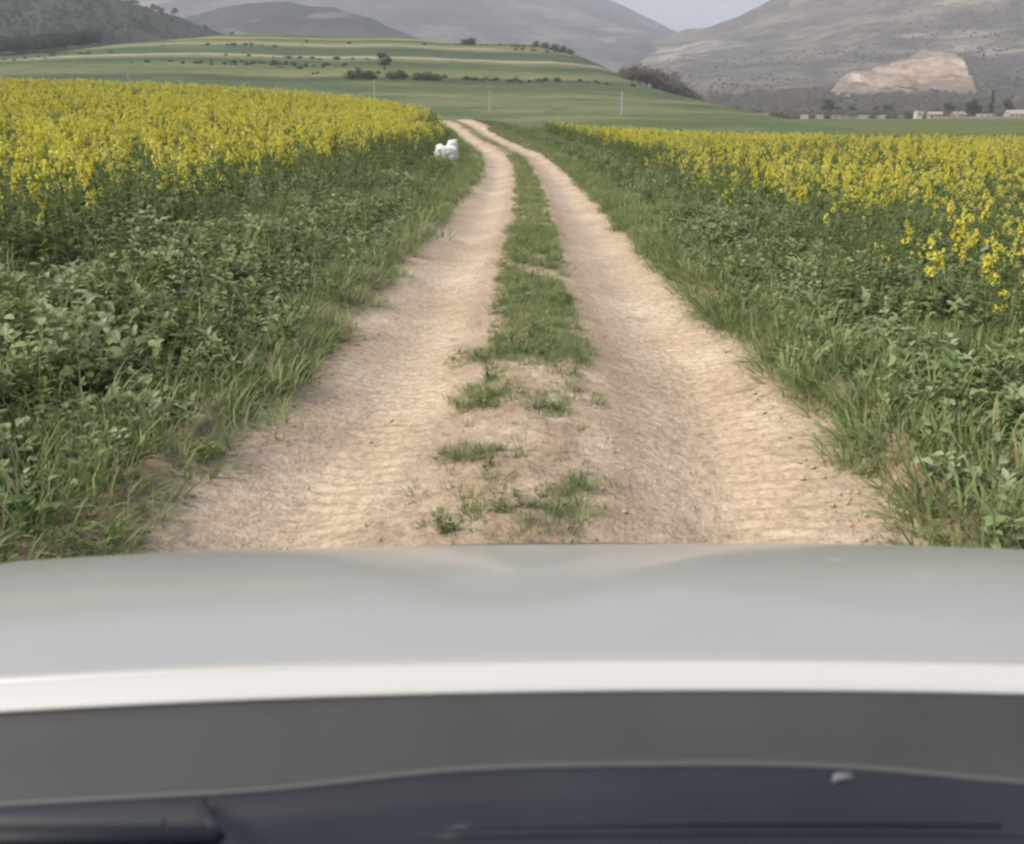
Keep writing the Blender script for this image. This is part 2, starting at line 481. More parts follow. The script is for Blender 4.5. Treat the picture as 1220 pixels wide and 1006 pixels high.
tmask = np.where(S > 0, np.exp(-((S - 0.93) / 0.30) ** 4), np.exp(-((S + 0.86) / 0.36) ** 4)) * np.clip(1 - (Y - 5) / 6, 0, 1) * (0.35 + 0.9 * sstep(-0.1, 0.35, fbm(X * 0.9, Y * 0.9, 3, 79) + np.where(S > 0, 0.2, 0.0)))
rel = rel + 0.0075 * tread * tmask
Zt = land(X, Y) + rel
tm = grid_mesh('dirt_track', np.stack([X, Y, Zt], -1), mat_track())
da = tm.attributes.new('dark', 'FLOAT', 'POINT')
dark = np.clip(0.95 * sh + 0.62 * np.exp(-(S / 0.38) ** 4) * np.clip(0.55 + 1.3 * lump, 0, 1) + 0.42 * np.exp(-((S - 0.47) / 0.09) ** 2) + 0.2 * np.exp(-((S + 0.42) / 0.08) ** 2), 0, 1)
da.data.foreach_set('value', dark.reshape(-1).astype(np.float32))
tag(obj('dirt_track', tm), kind='structure')

# ------------------------------------------------------------------ plant sources (not linked to the scene: only scattered)
def vec(az, el): return Vector((math.cos(az) * math.cos(el), math.sin(az) * math.cos(el), math.sin(el)))

def blade(mb, base, az, L, wd, el0, el1, mi=0, seg=4):
    """A curved tapering grass blade whose elevation bends from el0 at the root to el1 at the tip."""
    p = Vector(base); side = Vector((-math.sin(az), math.cos(az), 0))
    Ls, Rs = [], []
    for i in range(seg + 1):
        t = i / seg
        ww = wd * (1 - t) ** 0.7 * 0.5 if i else wd * 0.35
        Ls.append(p - side * ww); Rs.append(p + side * ww)
        p = p + vec(az, el0 + (el1 - el0) * t) * (L / seg)
    mb.quadstrip(Ls, Rs, mi)

def leaf(mb, base, az, L, wd, el0, el1, mi=0, seg=5, fold=0.25, wave=0.0):
    p = Vector(base); side = Vector((-math.sin(az), math.cos(az), 0))
    A, B, C = [], [], []
    for i in range(seg + 1):
        t = i / seg
        ww = wd * 0.5 * (math.sin(PI * min(1, 0.06 + 0.94 * t ** 0.8)) ** 0.8) * (1 + wave * (random.random() - 0.5))
        e = el0 + (el1 - el0) * t
        up = vec(az, e + PI / 2)
        A.append(p - side * ww + up * (ww * fold)); B.append(p.copy()); C.append(p + side * ww + up * (ww * fold))
        p = p + vec(az, e) * (L / seg)
    mb.quadstrip(A, B, mi); mb.quadstrip(B, C, mi)

U = random.uniform
def src_tuft(n, Lmin, Lmax, spread, wd=0.011, dryp=0.03, lean=(0.0, 1.1)):
    mb = MB()
    for i in range(n):
        az = U(0, 2 * PI); r = spread * math.sqrt(random.random())
        el0 = PI / 2 - U(*lean) * 0.6; el1 = el0 - U(0.3, 2.3)
        blade(mb, (r * math.cos(az + U(-.8, .8)), r * math.sin(az), 0), az, U(Lmin, Lmax), wd * U(0.7, 1.4), el0, el1, 1 if random.random() < dryp else 0)
    return mb.mesh('tuft', [M['grass'], M['dry']], True)

def src_weed(n, H, Lr, wr):
    """Broad-leaved weed: stems with leaves all the way up."""
    mb = MB()
    for s in range(random.randint(3, 5)):
        az0 = U(0, 2 * PI); el = PI / 2 - U(0.05, 0.6); p = Vector((U(-.06, .06), U(-.06, .06), 0)); pts = [p.copy()]
        h = H * U(0.6, 1.0); k = 7
        for i in range(k):
            p = p + vec(az0, el) * (h / k); el += U(-0.12, 0.1); pts.append(p.copy())
            for q in range(max(1, n // (k * 4)) + (1 if random.random() < 0.6 else 0)):
                e0 = U(0.1, 0.9)
                leaf(mb, p, U(0, 2 * PI), U(*Lr) * (1.15 - 0.5 * i / k), U(*wr), e0, e0 - U(0.5, 1.3), 0, 4, U(0.1, 0.4), 0.5)
        mb.tube(pts, [0.006 * (1 - 0.7 * i / k) for i in range(k + 1)], 4, 1, False)
    return mb.mesh('weed', [M['weed'], M['stem']], True)

def src_crop(H, flower, leaves=12, heads=6, pet=0.018, npet=26):
    """Mustard/rape plant: branching stem, lobed leaves, yellow flower heads at the top."""
    mb = MB()
    pts = [Vector((0, 0, 0))]; k = 6; az = U(0, 6.3); el = PI / 2 - U(0, .15)
    for i in range(k): pts.append(pts[-1] + vec(az, el) * (H * 0.8 / k)); el -= U(-.06, .08)
    mb.tube(pts, [0.008 * (1 - 0.65 * i / k) for i in range(k + 1)], 4, 1, False)
    for i in range(leaves):
        t = U(0.05, 0.85); p = pts[int(t * k)].lerp(pts[min(k, int(t * k) + 1)], (t * k) % 1)
        e0 = U(0.1, 0.9); g = 1.2 - 0.75 * t
        leaf(mb, p, U(0, 2 * PI), U(0.14, 0.26) * g, U(0.05, 0.10) * g, e0, e0 - U(0.6, 1.4), 0, 5, U(0.1, 0.35), 0.9)
    for hd in range(heads):
        t = U(0.55, 1.0) if hd else 1.0
        p = pts[min(k, int(round(t * k)))].copy(); a = U(0, 2 * PI)
        q = p + vec(a, PI / 2 - U(0.15, 0.55) * (hd > 0)) * (H * U(0.16, 0.30))
        mb.tube([p, p.lerp(q, .5) + Vector((0, 0, .01)), q], [.004, .003, .002], 3, 1, False)
        if flower:
            R = 0.042 * U(0.8, 1.4)
            for f in range(npet):
                az2 = U(0, 2 * PI); hh = U(-0.065, 0.03); rr = R * math.sqrt(random.random()) * (1 - max(0, hh) / 0.04)
                c = q + Vector((rr * math.cos(az2), rr * math.sin(az2), hh))
                nrm = (vec(az2, U(0.2, 1.3))).normalized(); a1 = nrm.orthogonal().normalized(); a2 = nrm.cross(a1); z = pet * U(0.7, 1.3)
                mb.poly([c + a1 * z, c + a2 * z * 0.5, c - a1 * z, c - a2 * z * 0.5], 2)
                mb.poly([c + a2 * z + nrm * .002, c + a1 * z * 0.5 + nrm * .002, c - a2 * z + nrm * .002, c - a1 * z * 0.5 + nrm * .002], 2)
        else:
            for f in range(5): leaf(mb, q, U(0, 6.3), U(0.03, 0.07), 0.02, U(0.2, 1.2), U(-.2, .8), 0, 3)
    return mb.mesh('crop', [M['cropleaf'], M['stem'], M['petal']], True)

def source_collection(name, meshes):
    c = bpy.data.collections.new(name)
    for i, me in enumerate(meshes):
        c.objects.link(bpy.data.objects.new('%s_source_%02d' % (name, i), me))
    return c

def scatter(name, pts, rots, scl, idx, coll, label, kind='stuff', cat=None):
    me = bpy.data.meshes.new(name)
    n = len(pts)
    me.vertices.add(n); me.vertices.foreach_set('co', np.asarray(pts, np.float32).reshape(-1))
    a = me.attributes.new('rot', 'FLOAT_VECTOR', 'POINT'); a.data.foreach_set('vector', np.asarray(rots, np.float32).reshape(-1))
    a = me.attributes.new('scl', 'FLOAT', 'POINT'); a.data.foreach_set('value', np.asarray(scl, np.float32))
    a = me.attributes.new('pick', 'INT', 'POINT'); a.data.foreach_set('value', np.asarray(idx, np.int32))
    o = obj(name, me)
    ng = bpy.data.node_groups.new(name, 'GeometryNodeTree')
    ng.interface.new_socket('Geometry', in_out='INPUT', socket_type='NodeSocketGeometry')
    ng.interface.new_socket('Geometry', in_out='OUTPUT', socket_type='NodeSocketGeometry')
    gi = ng.nodes.new('NodeGroupInput'); go = ng.nodes.new('NodeGroupOutput')
    ip = ng.nodes.new('GeometryNodeInstanceOnPoints'); ci = ng.nodes.new('GeometryNodeCollectionInfo')
    ci.inputs['Collection'].default_value = coll; ci.inputs['Separate Children'].default_value = True; ci.inputs['Reset Children'].default_value = True
    def na(nm, t):
        q = ng.nodes.new('GeometryNodeInputNamedAttribute'); q.data_type = t; q.inputs['Name'].default_value = nm; return q.outputs['Attribute']
    e2r = ng.nodes.new('FunctionNodeEulerToRotation')
    L = ng.links.new
    L(gi.outputs[0], ip.inputs['Points']); L(ci.outputs[0], ip.inputs['Instance'])
    ip.inputs['Pick Instance'].default_value = True
    L(na('pick', 'INT'), ip.inputs['Instance Index'])
    L(na('rot', 'FLOAT_VECTOR'), e2r.inputs[0]); L(e2r.outputs[0], ip.inputs['Rotation'])
    L(na('scl', 'FLOAT'), ip.inputs['Scale'])
    L(ip.outputs[0], go.inputs[0])
    md = o.modifiers.new('scatter', 'NODES'); md.node_group = ng
    tag(o, label, cat, None, kind)
    return o

def rand_rots(n, tilt=0.15):
    return np.stack([rng.normal(0, tilt, n), rng.normal(0, tilt, n), rng.uniform(0, 2 * PI, n)], -1)

tufts = [src_tuft(60, 0.10, 0.25, 0.11) for _ in range(4)] + [src_tuft(44, 0.20, 0.40, 0.12, 0.013) for _ in range(3)]     # 0-6
shorts = [src_tuft(44, 0.05, 0.13, 0.08, 0.006, 0.12, (0.2, 1.6)) for _ in range(4)]                                        # 7-10
weeds = [src_weed(34, 0.34, (0.07, 0.13), (0.03, 0.06)) for _ in range(3)] + [src_weed(44, 0.55, (0.07, 0.13), (0.03, 0.06)) for _ in range(3)]  # 11-16
greens = [src_crop(U(0.7, 0.85), False, 20, 5) for _ in range(4)]                                                          # 17-20
flows = [src_crop(U(0.8, 1.0), True, 14, 7) for _ in range(3)] + [src_crop(U(0.75, 1.05), True, 18, 4, 0.016, 14) for _ in range(3)]                                                             # 21-25
def src_dead(n):
    mb = MB()
    for i in range(n):
        az = U(0, 2 * PI); e0 = U(0.0, 0.7)
        blade(mb, (U(-.09, .09), U(-.09, .09), 0.004), az, U(.04, .12), 0.004, e0, e0 - U(0.2, 0.9), 0, 3)
    return mb.mesh('dead_stems', [M['dry']], True)
deads = [src_dead(9) for _ in range(3)]                                                                                    # 27-29
PLANTS = source_collection('plants', tufts + shorts + weeds + greens + flows + deads)
T_DRY = (27, 30)
T_TUFT, T_TALL, T_SHORT, T_WLOW, T_WTALL, T_GREEN, T_FLOW = (0, 4), (4, 7), (7, 11), (11, 14), (14, 17), (17, 21), (21, 27)

def pick(kind, n): return rng.integers(kind[0], kind[1], n)

class Bag:
    def __init__(s): s.p = []; s.r = []; s.s = []; s.i = []
    def add(s, x, y, kind, smin, smax, tilt=0.15, size=None, dz=-0.02):
        n = len(x)
        if not n: return
        s.p.append(np.stack([x, y, land(x, y) + dz], -1)); s.r.append(rand_rots(n, tilt))
        sc_ = rng.uniform(smin, smax, n)
        s.s.append(sc_ if size is None else sc_ * size); s.i.append(pick(kind, n))
    def done(s, name, label, coll=None, **k):
        return scatter(name, np.concatenate(s.p), np.concatenate(s.r), np.concatenate(s.s), np.concatenate(s.i), coll or PLANTS, label, **k)

def sample(n, s0, s1, y0, y1, side, near=None):
    """n random spots between s0 and s1 from the track's centre line, on one side (-1 left, 1 right)."""
    y = rng.uniform(y0, y1, n); s = rng.uniform(s0, s1, n) * side
    return s + xc(y), y, np.abs(s)

def in_view(x, y, m=1.5): return (np.abs(x) < 0.56 * np.maximum(y, 0) + m + 1.0)

# verge: grass and broad weeds between the wheel tracks and the crop
def verge(side, name, label, out, hscale):
    b = Bag()
    for (y0, y1, dens) in ((1.0, 7, 55), (7, 16, 40), (16, 34, 20), (34, 95, 14)):
        area = (out - 1.35) * (y1 - y0)
        for kind, share, smin, smax, lo in ((T_TUFT, 0.95, 0.7, 1.2, 1.42), (T_TALL, 0.28, 0.6, 1.05, 1.70), (T_WLOW, 0.8 if side < 0 else 1.1, 0.4, 0.95, 1.47), (T_WTALL, 0.16, 0.45, 0.8, 1.95)):
            n = int(area * dens * share * (1.0 if y0 < 30 else 1.2))
            x, y, s = sample(n, lo + (0.10 if side < 0 else 0.03), out, y0, y1, side)
            push = (0.08 if side < 0 else 0.23) * (1 - sstep(3.5, 8.0, y)); s = s + push; x = s * side + xc(y)
            en = 0.16 * fbm(y * 0.9, y * 0 + side * 9, 4, 71) - push
            clump = fbm(x * 0.8, y * 0.8, 3, 91 + kind[0])
            k = in_view(x, y) & (s + en > lo + 0.02) & (clump > (-0.45 if kind[0] < 7 else -0.15))
            x, y, s, clump = x[k], y[k], s[k], clump[k]
            size = (0.55 + 0.45 * sstep(1.3, 2.4, s)) * (1 + 0.35 * clump) * hscale
            b.add(x, y, kind, smin, smax, 0.22, size)
    # ragged low tufts that lean over the edge of the wheel track
    n = 5200
    y = 1 + 70 * rng.random(n) ** 1.6; s = rng.normal(1.68 if side < 0 else 1.60, 0.14, n) + (0.0 if side < 0 else 0.20) * (1 - sstep(3.5, 8.0, y)) - 0.5 * 0.16 * fbm(y * 0.9, y * 0 + side * 9, 4, 71)
    b.add(s * side + xc(y), y, T_SHORT, 1.0, 2.2, 0.3, dz=0.02)
    m_ = 1500
    y2 = 1.5 + 14 * rng.random(m_) ** 1.4; s2 = rng.uniform(1.58, 2.3, m_) + (0.0 if side < 0 else 0.12) * (1 - sstep(3.5, 8.0, y2))
    b.add(s2 * side + xc(y2), y2, T_WLOW, 0.35, 0.75, 0.3)
    q = rng.random(n) < 0.35
    b.add(s[q] * side + xc(y[q]), y[q], T_TUFT, 0.4, 0.7, 0.35)
    return b.done(name, label)
verge(-1, 'verge_grass', 'rank green grass and weeds along the left edge of the dirt track', 4.9, 1.12)
verge(1, 'verge_grass', 'low leafy grass and weeds along the right edge of the dirt track', 3.9, 0.95)

# crop: green plants near the verge, yellow flowers farther in
def crop(side, name, label, inner_fn, hscale, ymax_fn, yel_start, yel_soft, sparse):
    b = Bag()
    for (y0, y1, dens, grow) in ((1.0, 12, 13, 1.0), (12, 28, 9, 1.03), (28, 50, 9, 1.1), (50, 100, 7.5, 1.2)):
        wid = 0.56 * y1 + 8
        n = int(dens * wid * (y1 - y0))
        x, y, s = sample(n, 2.0, wid, y0, y1, side)
        inner = inner_fn(y)
        k = in_view(x, y, 3.0) & (y < ymax_fn(x)) & (s > inner + 0.5 * fbm(x * 0 + 3, y * 0.35, 3, 95))
        x, y, s, inner = x[k], y[k], s[k], inner[k]
        patch = 1.3 * fbm(x * 0.22, y * 0.22, 3, 97 + side)
        prob = sstep(yel_start - yel_soft, yel_start + yel_soft, s - inner + 0.8 * patch) * (0.93 - sparse * sstep(-0.3, 0.3, -patch + 0.03 * (s - 8))) * np.clip(0.88 + 0.5 * fbm(x * 0.45, y * 0.30, 3, 103), 0.2, 0.97)
        prob = np.maximum(prob, 0.03)
        fl = rng.random(len(x)) < prob
        size = (0.9 + 0.14 * fbm(x * 0.5, y * 0.5, 3, 99)) * hscale * grow
        b.add(x[fl], y[fl], T_FLOW, 0.78, 1.15, 0.17, size[fl])
        g = ~fl
        b.add(x[g], y[g], T_GREEN, 0.85, 1.12, 0.12, size[g])
        if y0 < 28:
            q = rng.random(len(x)) < 0.55
            b.add(x[q] + rng.normal(0, .2, q.sum()), y[q] + rng.normal(0, .2, q.sum()), T_TALL, 1.0, 1.6, 0.15, size[q])
            q = rng.random(len(x)) < 0.25
            b.add(x[q] + rng.normal(0, .2, q.sum()), y[q] + rng.normal(0, .2, q.sum()), T_WTALL, 0.6, 0.95, 0.15, size[q])
    return b.done(name, label)
crop(-1, 'flowering_crop', 'tall mustard crop in yellow flower climbing the slope left of the track', lambda y: np.interp(y, [0, 10, 25, 45, 95], [4.0, 3.8, 3.2, 2.3, 2.1]), 0.92,
     lambda x: 93 + 4 * fbm(x * 0.1, x * 0, 2, 5), 1.0, 1.3, 0.25)
crop(1, 'flowering_crop', 'lower patchy mustard crop in yellow flower on level ground right of the track', lambda y: np.interp(y, [0, 8, 20, 45, 90], [2.9, 2.7, 2.9, 4.2, 7.5]), 0.68,
     lambda x: 84 - 0.75 * np.maximum(x, 0), 1.1, 1.7, 0.50)

# young green crop behind the yellow on the right, and around the far bend
b = Bag()
n = 9000
y = rng.uniform(40, 150, n); x = rng.uniform(-3, 85, n)
k = in_view(x, y, 4) & (y > 84 - 0.75 * np.maximum(x, 0)) | ((x - xc(y) > 1.8) & (x - xc(y) < 3.4) & (y > 45))
k &= (x - xc(y)) > 1.7
b.add(x[k], y[k], T_TALL, 0.8, 1.3, 0.15)
b.done('young_crop', 'short green crop beyond the yellow flowers on the right')

# strip of low grass between the two wheel tracks
b = Bag()
y = np.concatenate([rng.uniform(2.8, 14, 4200), rng.uniform(14, 40, 2600), rng.uniform(40, 92, 1500)])
n = len(y)
s = rng.normal(0.0, 0.145, n)
pt = fbm(y * 1.3 + 5, s * 2.6, 4, 111)
pr_ = np.interp(y, [2.8, 4.3, 5.2, 6.2, 7.5, 12], [0.07, 0.20, 0.50, 0.9, 1.1, 1.1])
k = (np.abs(s) < 0.33) & (rng.random(n) < pr_ * np.clip(0.85 + 1.6 * pt * (y < 12), 0.05, 1.3))
b.add(s[k] + xc(y[k]) + 0.02, y[k], T_SHORT, 0.55, 1.25, 0.25, size=np.interp(y[k], [4, 9], [0.55, 0.8]), dz=0.03)
q = k & (rng.random(n) < 0.07)
b.add(s[q] + xc(y[q]) + 0.02, y[q], T_WLOW, 0.15, 0.32, 0.2, dz=0.03)
nd = 900
y = rng.uniform(2.8, 16, nd); s = rng.normal(0.03, 0.24, nd)
b.add(s + xc(y), y, T_DRY, 0.4, 1.0, 0.6, dz=0.03)
nd = 500
y = rng.uniform(2.6, 14, nd); s = rng.choice([-1, 1], nd) * rng.normal(1.45, 0.12, nd)
b.add(s + xc(y), y, T_DRY, 0.5, 1.2, 0.6, dz=0.06)
for (px, py, rx, ry, m) in ((610, 622, 0.17, 0.17, 120), (566, 552, 0.10, 0.06, 40), (596, 486, 0.17, 0.13, 90), (645, 497, 0.12, 0.07, 26), (600, 432, 0.2, 0.2, 70), (655, 425, 0.16, 0.22, 60), (690, 590, 0.05, 0.1, 10)):
    d = ray(px, py); g = CAM + d * (-CAM.z / d.z)
    b.add(g.x + rng.normal(0, rx * 0.8, m), g.y + rng.normal(0, ry * 1.0, m), T_SHORT, 0.35, 0.7, 0.35, dz=0.03)
    mm = max(2, m // 14)
    b.add(g.x + rng.normal(0, rx * 0.6, mm), g.y + rng.normal(0, ry * 0.7, mm), T_WLOW, 0.15, 0.26, 0.25, dz=0.03)
b.done('strip_grass', 'low patchy grass growing between the two wheel ruts')

# pebbles and clods on the earth
def src_stone(mat):
    bm = bmesh.new(); bmesh.ops.create_icosphere(bm, subdivisions=2, radius=1.0)
    sx, sy, sz = U(.8, 1.2), U(.7, 1.1), U(.45, .8)
    for v in bm.verts: v.co = Vector((v.co.x * sx, v.co.y * sy, v.co.z * sz)) * (1 + U(-.16, .16))
    me = bpy.data.meshes.new('stone'); bm.to_mesh(me); bm.free(); me.materials.append(mat); return me
mst = plain('earth_clod', (0.40, 0.31, 0.22), 0.95, 0.1, var=0.3, scale=1.5)
STONES = source_collection('stones', [src_stone(mst) for _ in range(5)])
y = 2.4 + 22 * rng.random(3200) ** 1.7
s = np.where(rng.random(3200) < 0.62, rng.choice([-1, 1], 3200) * rng.normal(1.33, 0.09, 3200), rng.normal(0.05, 0.3, 3200))
s[-220:] = rng.uniform(-1.3, 1.3, 220)
x = s + xc(y)
scatter('pebbles', np.stack([x, y, land(x, y) + 0.03 - 0.06 * np.exp(-((np.abs(s) - .84) / .33) ** 2)], -1), rand_rots(3200, 0.4), 0.003 + 0.012 * rng.random(3200) ** 3.5,
        rng.integers(0, 5, 3200), STONES, 'small clods and pebbles strewn over the bare earth of the track')

# ------------------------------------------------------------------ trees and bushes
M['bark'] = plain('bark', (0.09, 0.07, 0.05), 0.9, 0.1, var=0.3, scale=3)
def crownmat(nm, a, b_): return leafmat(nm, [a, b_], 0.15, 0.7, 0.3)
M['crown_dark'] = crownmat('dark_crown', (0.028, 0.042, 0.026), (0.062, 0.080, 0.046))
M['crown_grey'] = crownmat('grey_brown_crown', (0.11, 0.098, 0.078), (0.18, 0.158, 0.125))
M['crown_green'] = crownmat('green_crown', (0.040, 0.060, 0.026), (0.080, 0.105, 0.045))

def tree_meshes(H, W, crown, trunk_h, clumps=16, per=55, shape='round'):
    tb = MB()
    tb.tube([(0, 0, -0.3), (U(-.1, .1), U(-.1, .1), trunk_h * .6), (U(-.2, .2), U(-.2, .2), trunk_h * 1.25)], [0.05 * H ** .9, 0.04 * H ** .9, 0.02 * H ** .9], 7)
    cb = MB(); cs = []
    for i in range(clumps):
        az = U(0, 2 * PI); t = random.random()
        if shape == 'cypress':
            z = trunk_h + (H - trunk_h) * (i + .5) / clumps; r = W / 2 * 0.35 * math.sin(PI * min(.96, .15 + .8 * (i + .5) / clumps)); R = W * 0.36 * (1.05 - .75 * (i / clumps))
        else:
            z = trunk_h + (H - trunk_h) * (0.18 + 0.62 * t); k = math.sqrt(max(0.05, 1 - ((z - trunk_h) / (H - trunk_h) * 2 - 0.9) ** 2)); r = W / 2 * 0.68 * k * math.sqrt(random.random()); R = U(0.16, 0.27) * W
        c = Vector((r * math.cos(az), r * math.sin(az), z)); cs.append(c)
        tb.tube([(0, 0, trunk_h * .9), c.lerp(Vector((0, 0, trunk_h)), .45), c], [0.018 * H ** .9, 0.012 * H ** .9, 0.004 * H], 4, 0, False)
        for q in range(per):
            d = Vector((random.gauss(0, 1), random.gauss(0, 1), random.gauss(0, 1))).normalized() * (R * random.random() ** 0.45)
            d.z *= 0.75 if shape != 'cypress' else 1.5
            n = (d.normalized() + Vector((U(-.7, .7), U(-.7, .7), U(-.2, .9)))).normalized(); a = n.orthogonal().normalized(); e = n.cross(a); s = 0.030 * (H + W) * U(.55, 1.1) * .8
            p = c + d
            cb.poly([p + a * s, p + e * s * .6, p - a * s * .9, p - e * s * .7])
    return tb.mesh('trunk', [M['bark']], True), cb.mesh('crown', [crown])

def tree(kinds, name, loc, label, cat, group=None, scale=1.0):
    tm_, cm_ = random.choice(kinds)
    e = empty(name, loc, U(0, 6.3)); e.scale = (scale * U(.92, 1.08), scale * U(.92, 1.08), scale)
    tag(e, label, cat, group)
    obj('trunk', tm_, e); obj('crown', cm_, e)
    return e

K_round = [tree_meshes(7, 6.5, M['crown_dark'], 1.6) for _ in range(3)]
K_bush = [tree_meshes(4.2, 6.5, M['crown_grey'], 0.5, 18) for _ in range(3)]
K_gbush = [tree_meshes(2.2, 5.2, M['crown_green'], 0.2, 16) for _ in range(2)]
K_cyp = [tree_meshes(12, 3.2, M['crown_dark'], 0.8, 14, 70, 'cypress')]
K_green = [tree_meshes(5, 5, M['crown_green'], 1.2) for _ in range(2)]

def ground_at(px, dist):
    p = at(px, 150, dist); return Vector((p.x, dist, top(p.x, dist)))

# grey-brown bushes at the foot of the terraced hill
for px, dist, sc_ in ((744, 392, .75), (752, 380, .9), (761, 398, 1.2), (769, 384, 1.0), (777, 402, 1.35), (786, 388, 1.0), (793, 405, 1.4), (801, 392, 1.05), (809, 410, 1.3), (818, 398, .9), (827, 415, 1.1), (838, 405, .8), (849, 425, .95), (862, 418, .7), (877, 435, .85), (893, 428, .7)):
    tree(K_bush, 'bush', ground_at(px, dist), 'grey brown bush in the thicket at the right foot of the terraced hill', 'bush', 'bushes at the foot of the terraced hill', sc_ * 1.55)
# dark bushes on the terraces
for px, py, sc_ in ((418, 95, 1.0), (428, 94, 1.2), (440, 95, 1.1), (467, 95, 1.0), (478, 94, 1.1), (497, 96, .9), (508, 96, 1.1), (519, 97, .9)):
    p = hit(px, py, 150)
    if p: tree(K_gbush, 'hedge_bush', p, 'dark green bush in the broken hedge along a terrace edge', 'bush', 'bushes of the broken terrace hedge', sc_)
for px, sc_ in ((556, 1.0), (563, 1.2), (638, .9), (648, 1.1), (659, 1.2), (669, 1.1), (678, .9), (745, 1.0)):
    dd = 505
    tree(K_gbush, 'skyline_bush', ground_at(px, dd), 'dark bush on the crest of the terraced hill', 'bush', 'bushes on the crest of the terraced hill', sc_ * 1.2)
p = hit(458, 84, 150)
if p: tree(K_green, 'terrace_tree', p, 'small lone tree above the broken hedge on the terraces', 'tree', None, 1.1)
# village trees on the right
g = 'dark trees between the village houses'
lab = 'dark round tree among the village houses at the mountain foot'
for px, dist, sc_ in ((978, 560, 1.1), (988, 540, 1.75), (1000, 575, 1.1), (1015, 590, 1.35), (1040, 580, 1.3), (1056, 590, 1.5), (1073, 600, 1.0), (1117, 560, 1.1), (1128, 540, 1.3), (1141, 580, 1.2)):
    tree(K_round, 'village_tree', ground_at(px, dist), lab, 'tree', g, sc_)
for px, dist, sc_ in ((1083, 600, 1.3), (1006, 620, 1.2), (1028, 610, 1.3), (1096, 620, 1.2), (1066, 610, 1.1), (948, 560, 1.0), (932, 545, .9)):
    tree(K_bush, 'village_bush', ground_at(px, dist), 'grey brown bush beside the village walls', 'bush', 'bushes beside the village walls', sc_)
tree(K_cyp, 'cypress_tree', ground_at(1178, 500), 'tall narrow dark cypress rising above the village on the right', 'tree', None, 1.15)
tree(K_round, 'village_tree', ground_at(1158, 500), 'broad dark tree immediately left of the tall cypress', 'tree', None, 1.55)
tree(K_round, 'village_tree', ground_at(1199, 510), 'broad dark tree immediately right of the tall cypress', 'tree', None, 1.6)
tree(K_green, 'village_tree', ground_at(918, 560), 'small dark tree beside the lone white hut', 'tree', None, .9)

# woods and hillside scrub that read as a mass
SHRUBS = source_collection('shrubs', [c for _, c in K_round + K_bush + K_gbush])
def mass(name, label, n, x0, x1, y0, y1, hf, smin, smax, idx, keep=None):
    x = rng.uniform(x0, x1, n); y = rng.uniform(y0, y1, n)
    if keep is not None:
        k = keep(x, y); x, y = x[k], y[k]
    z = hf(x, y) - 0.3
    scatter(name, np.stack([x, y, z], -1), rand_rots(len(x), 0.05), rng.uniform(smin, smax, len(x)), rng.choice(idx, len(x)), SHRUBS, label)
pl, pr = at(-120, 55, 470).x, at(92, 55, 470).x
mass('woods', 'dark wood along the top of the left hand green slope', 420, pl, pr, 445, 500, R_terr.h, 0.8, 1.25, [0, 1, 2])
mass('scrub', 'dark scrub dotted over the left hillside above the wood', 2600, at(-200, 50, 700).x, at(330, 50, 700).x, 560, 900, R_scrub.h, 0.5, 1.2, [0, 1, 2, 6, 7],
     lambda x, y: (fbm(x / 60, y / 90, 4, 131) + rng.normal(0, 0.2, len(x)) > -0.10))
mass('scrub', 'grey scrub dotted over the lower slopes of the right mountain', 4500, at(700, 50, 1300).x, at(1400, 50, 1300).x, 720, 1800, R_mtB.h, 0.3, 0.9, [3, 4, 5],
     lambda x, y: (fbm(x / 110, y / 160, 4, 133) + rng.normal(0, 0.22, len(x)) > 0.12))
mass('hedgerows', 'broken lines of low scrub along the terrace edges', 5000, at(-60, 50, 400).x, at(740, 50, 400).x, 240, 512, R_terr.h, 0.25, 0.6, [6, 7],
     lambda x, y: (fbm(x / 90 + 3, y / 14, 4, 139) + rng.normal(0, 0.10, len(x)) > 0.40))
mass('thicket', 'grey brown thicket along the foot of the right hand mountain behind the village', 6500, at(735, 50, 620).x, at(1330, 50, 960).x, 500, 1120,
     lambda x, y: np.maximum(land(x, y), R_mtB.h(x, y) * (y > 640)), 0.7, 1.5, [3, 4, 5], lambda x, y: (x > 0.116 * y) & (fbm(x / 40, y / 60, 3, 137) + rng.normal(0, .15, len(x)) > -0.22))
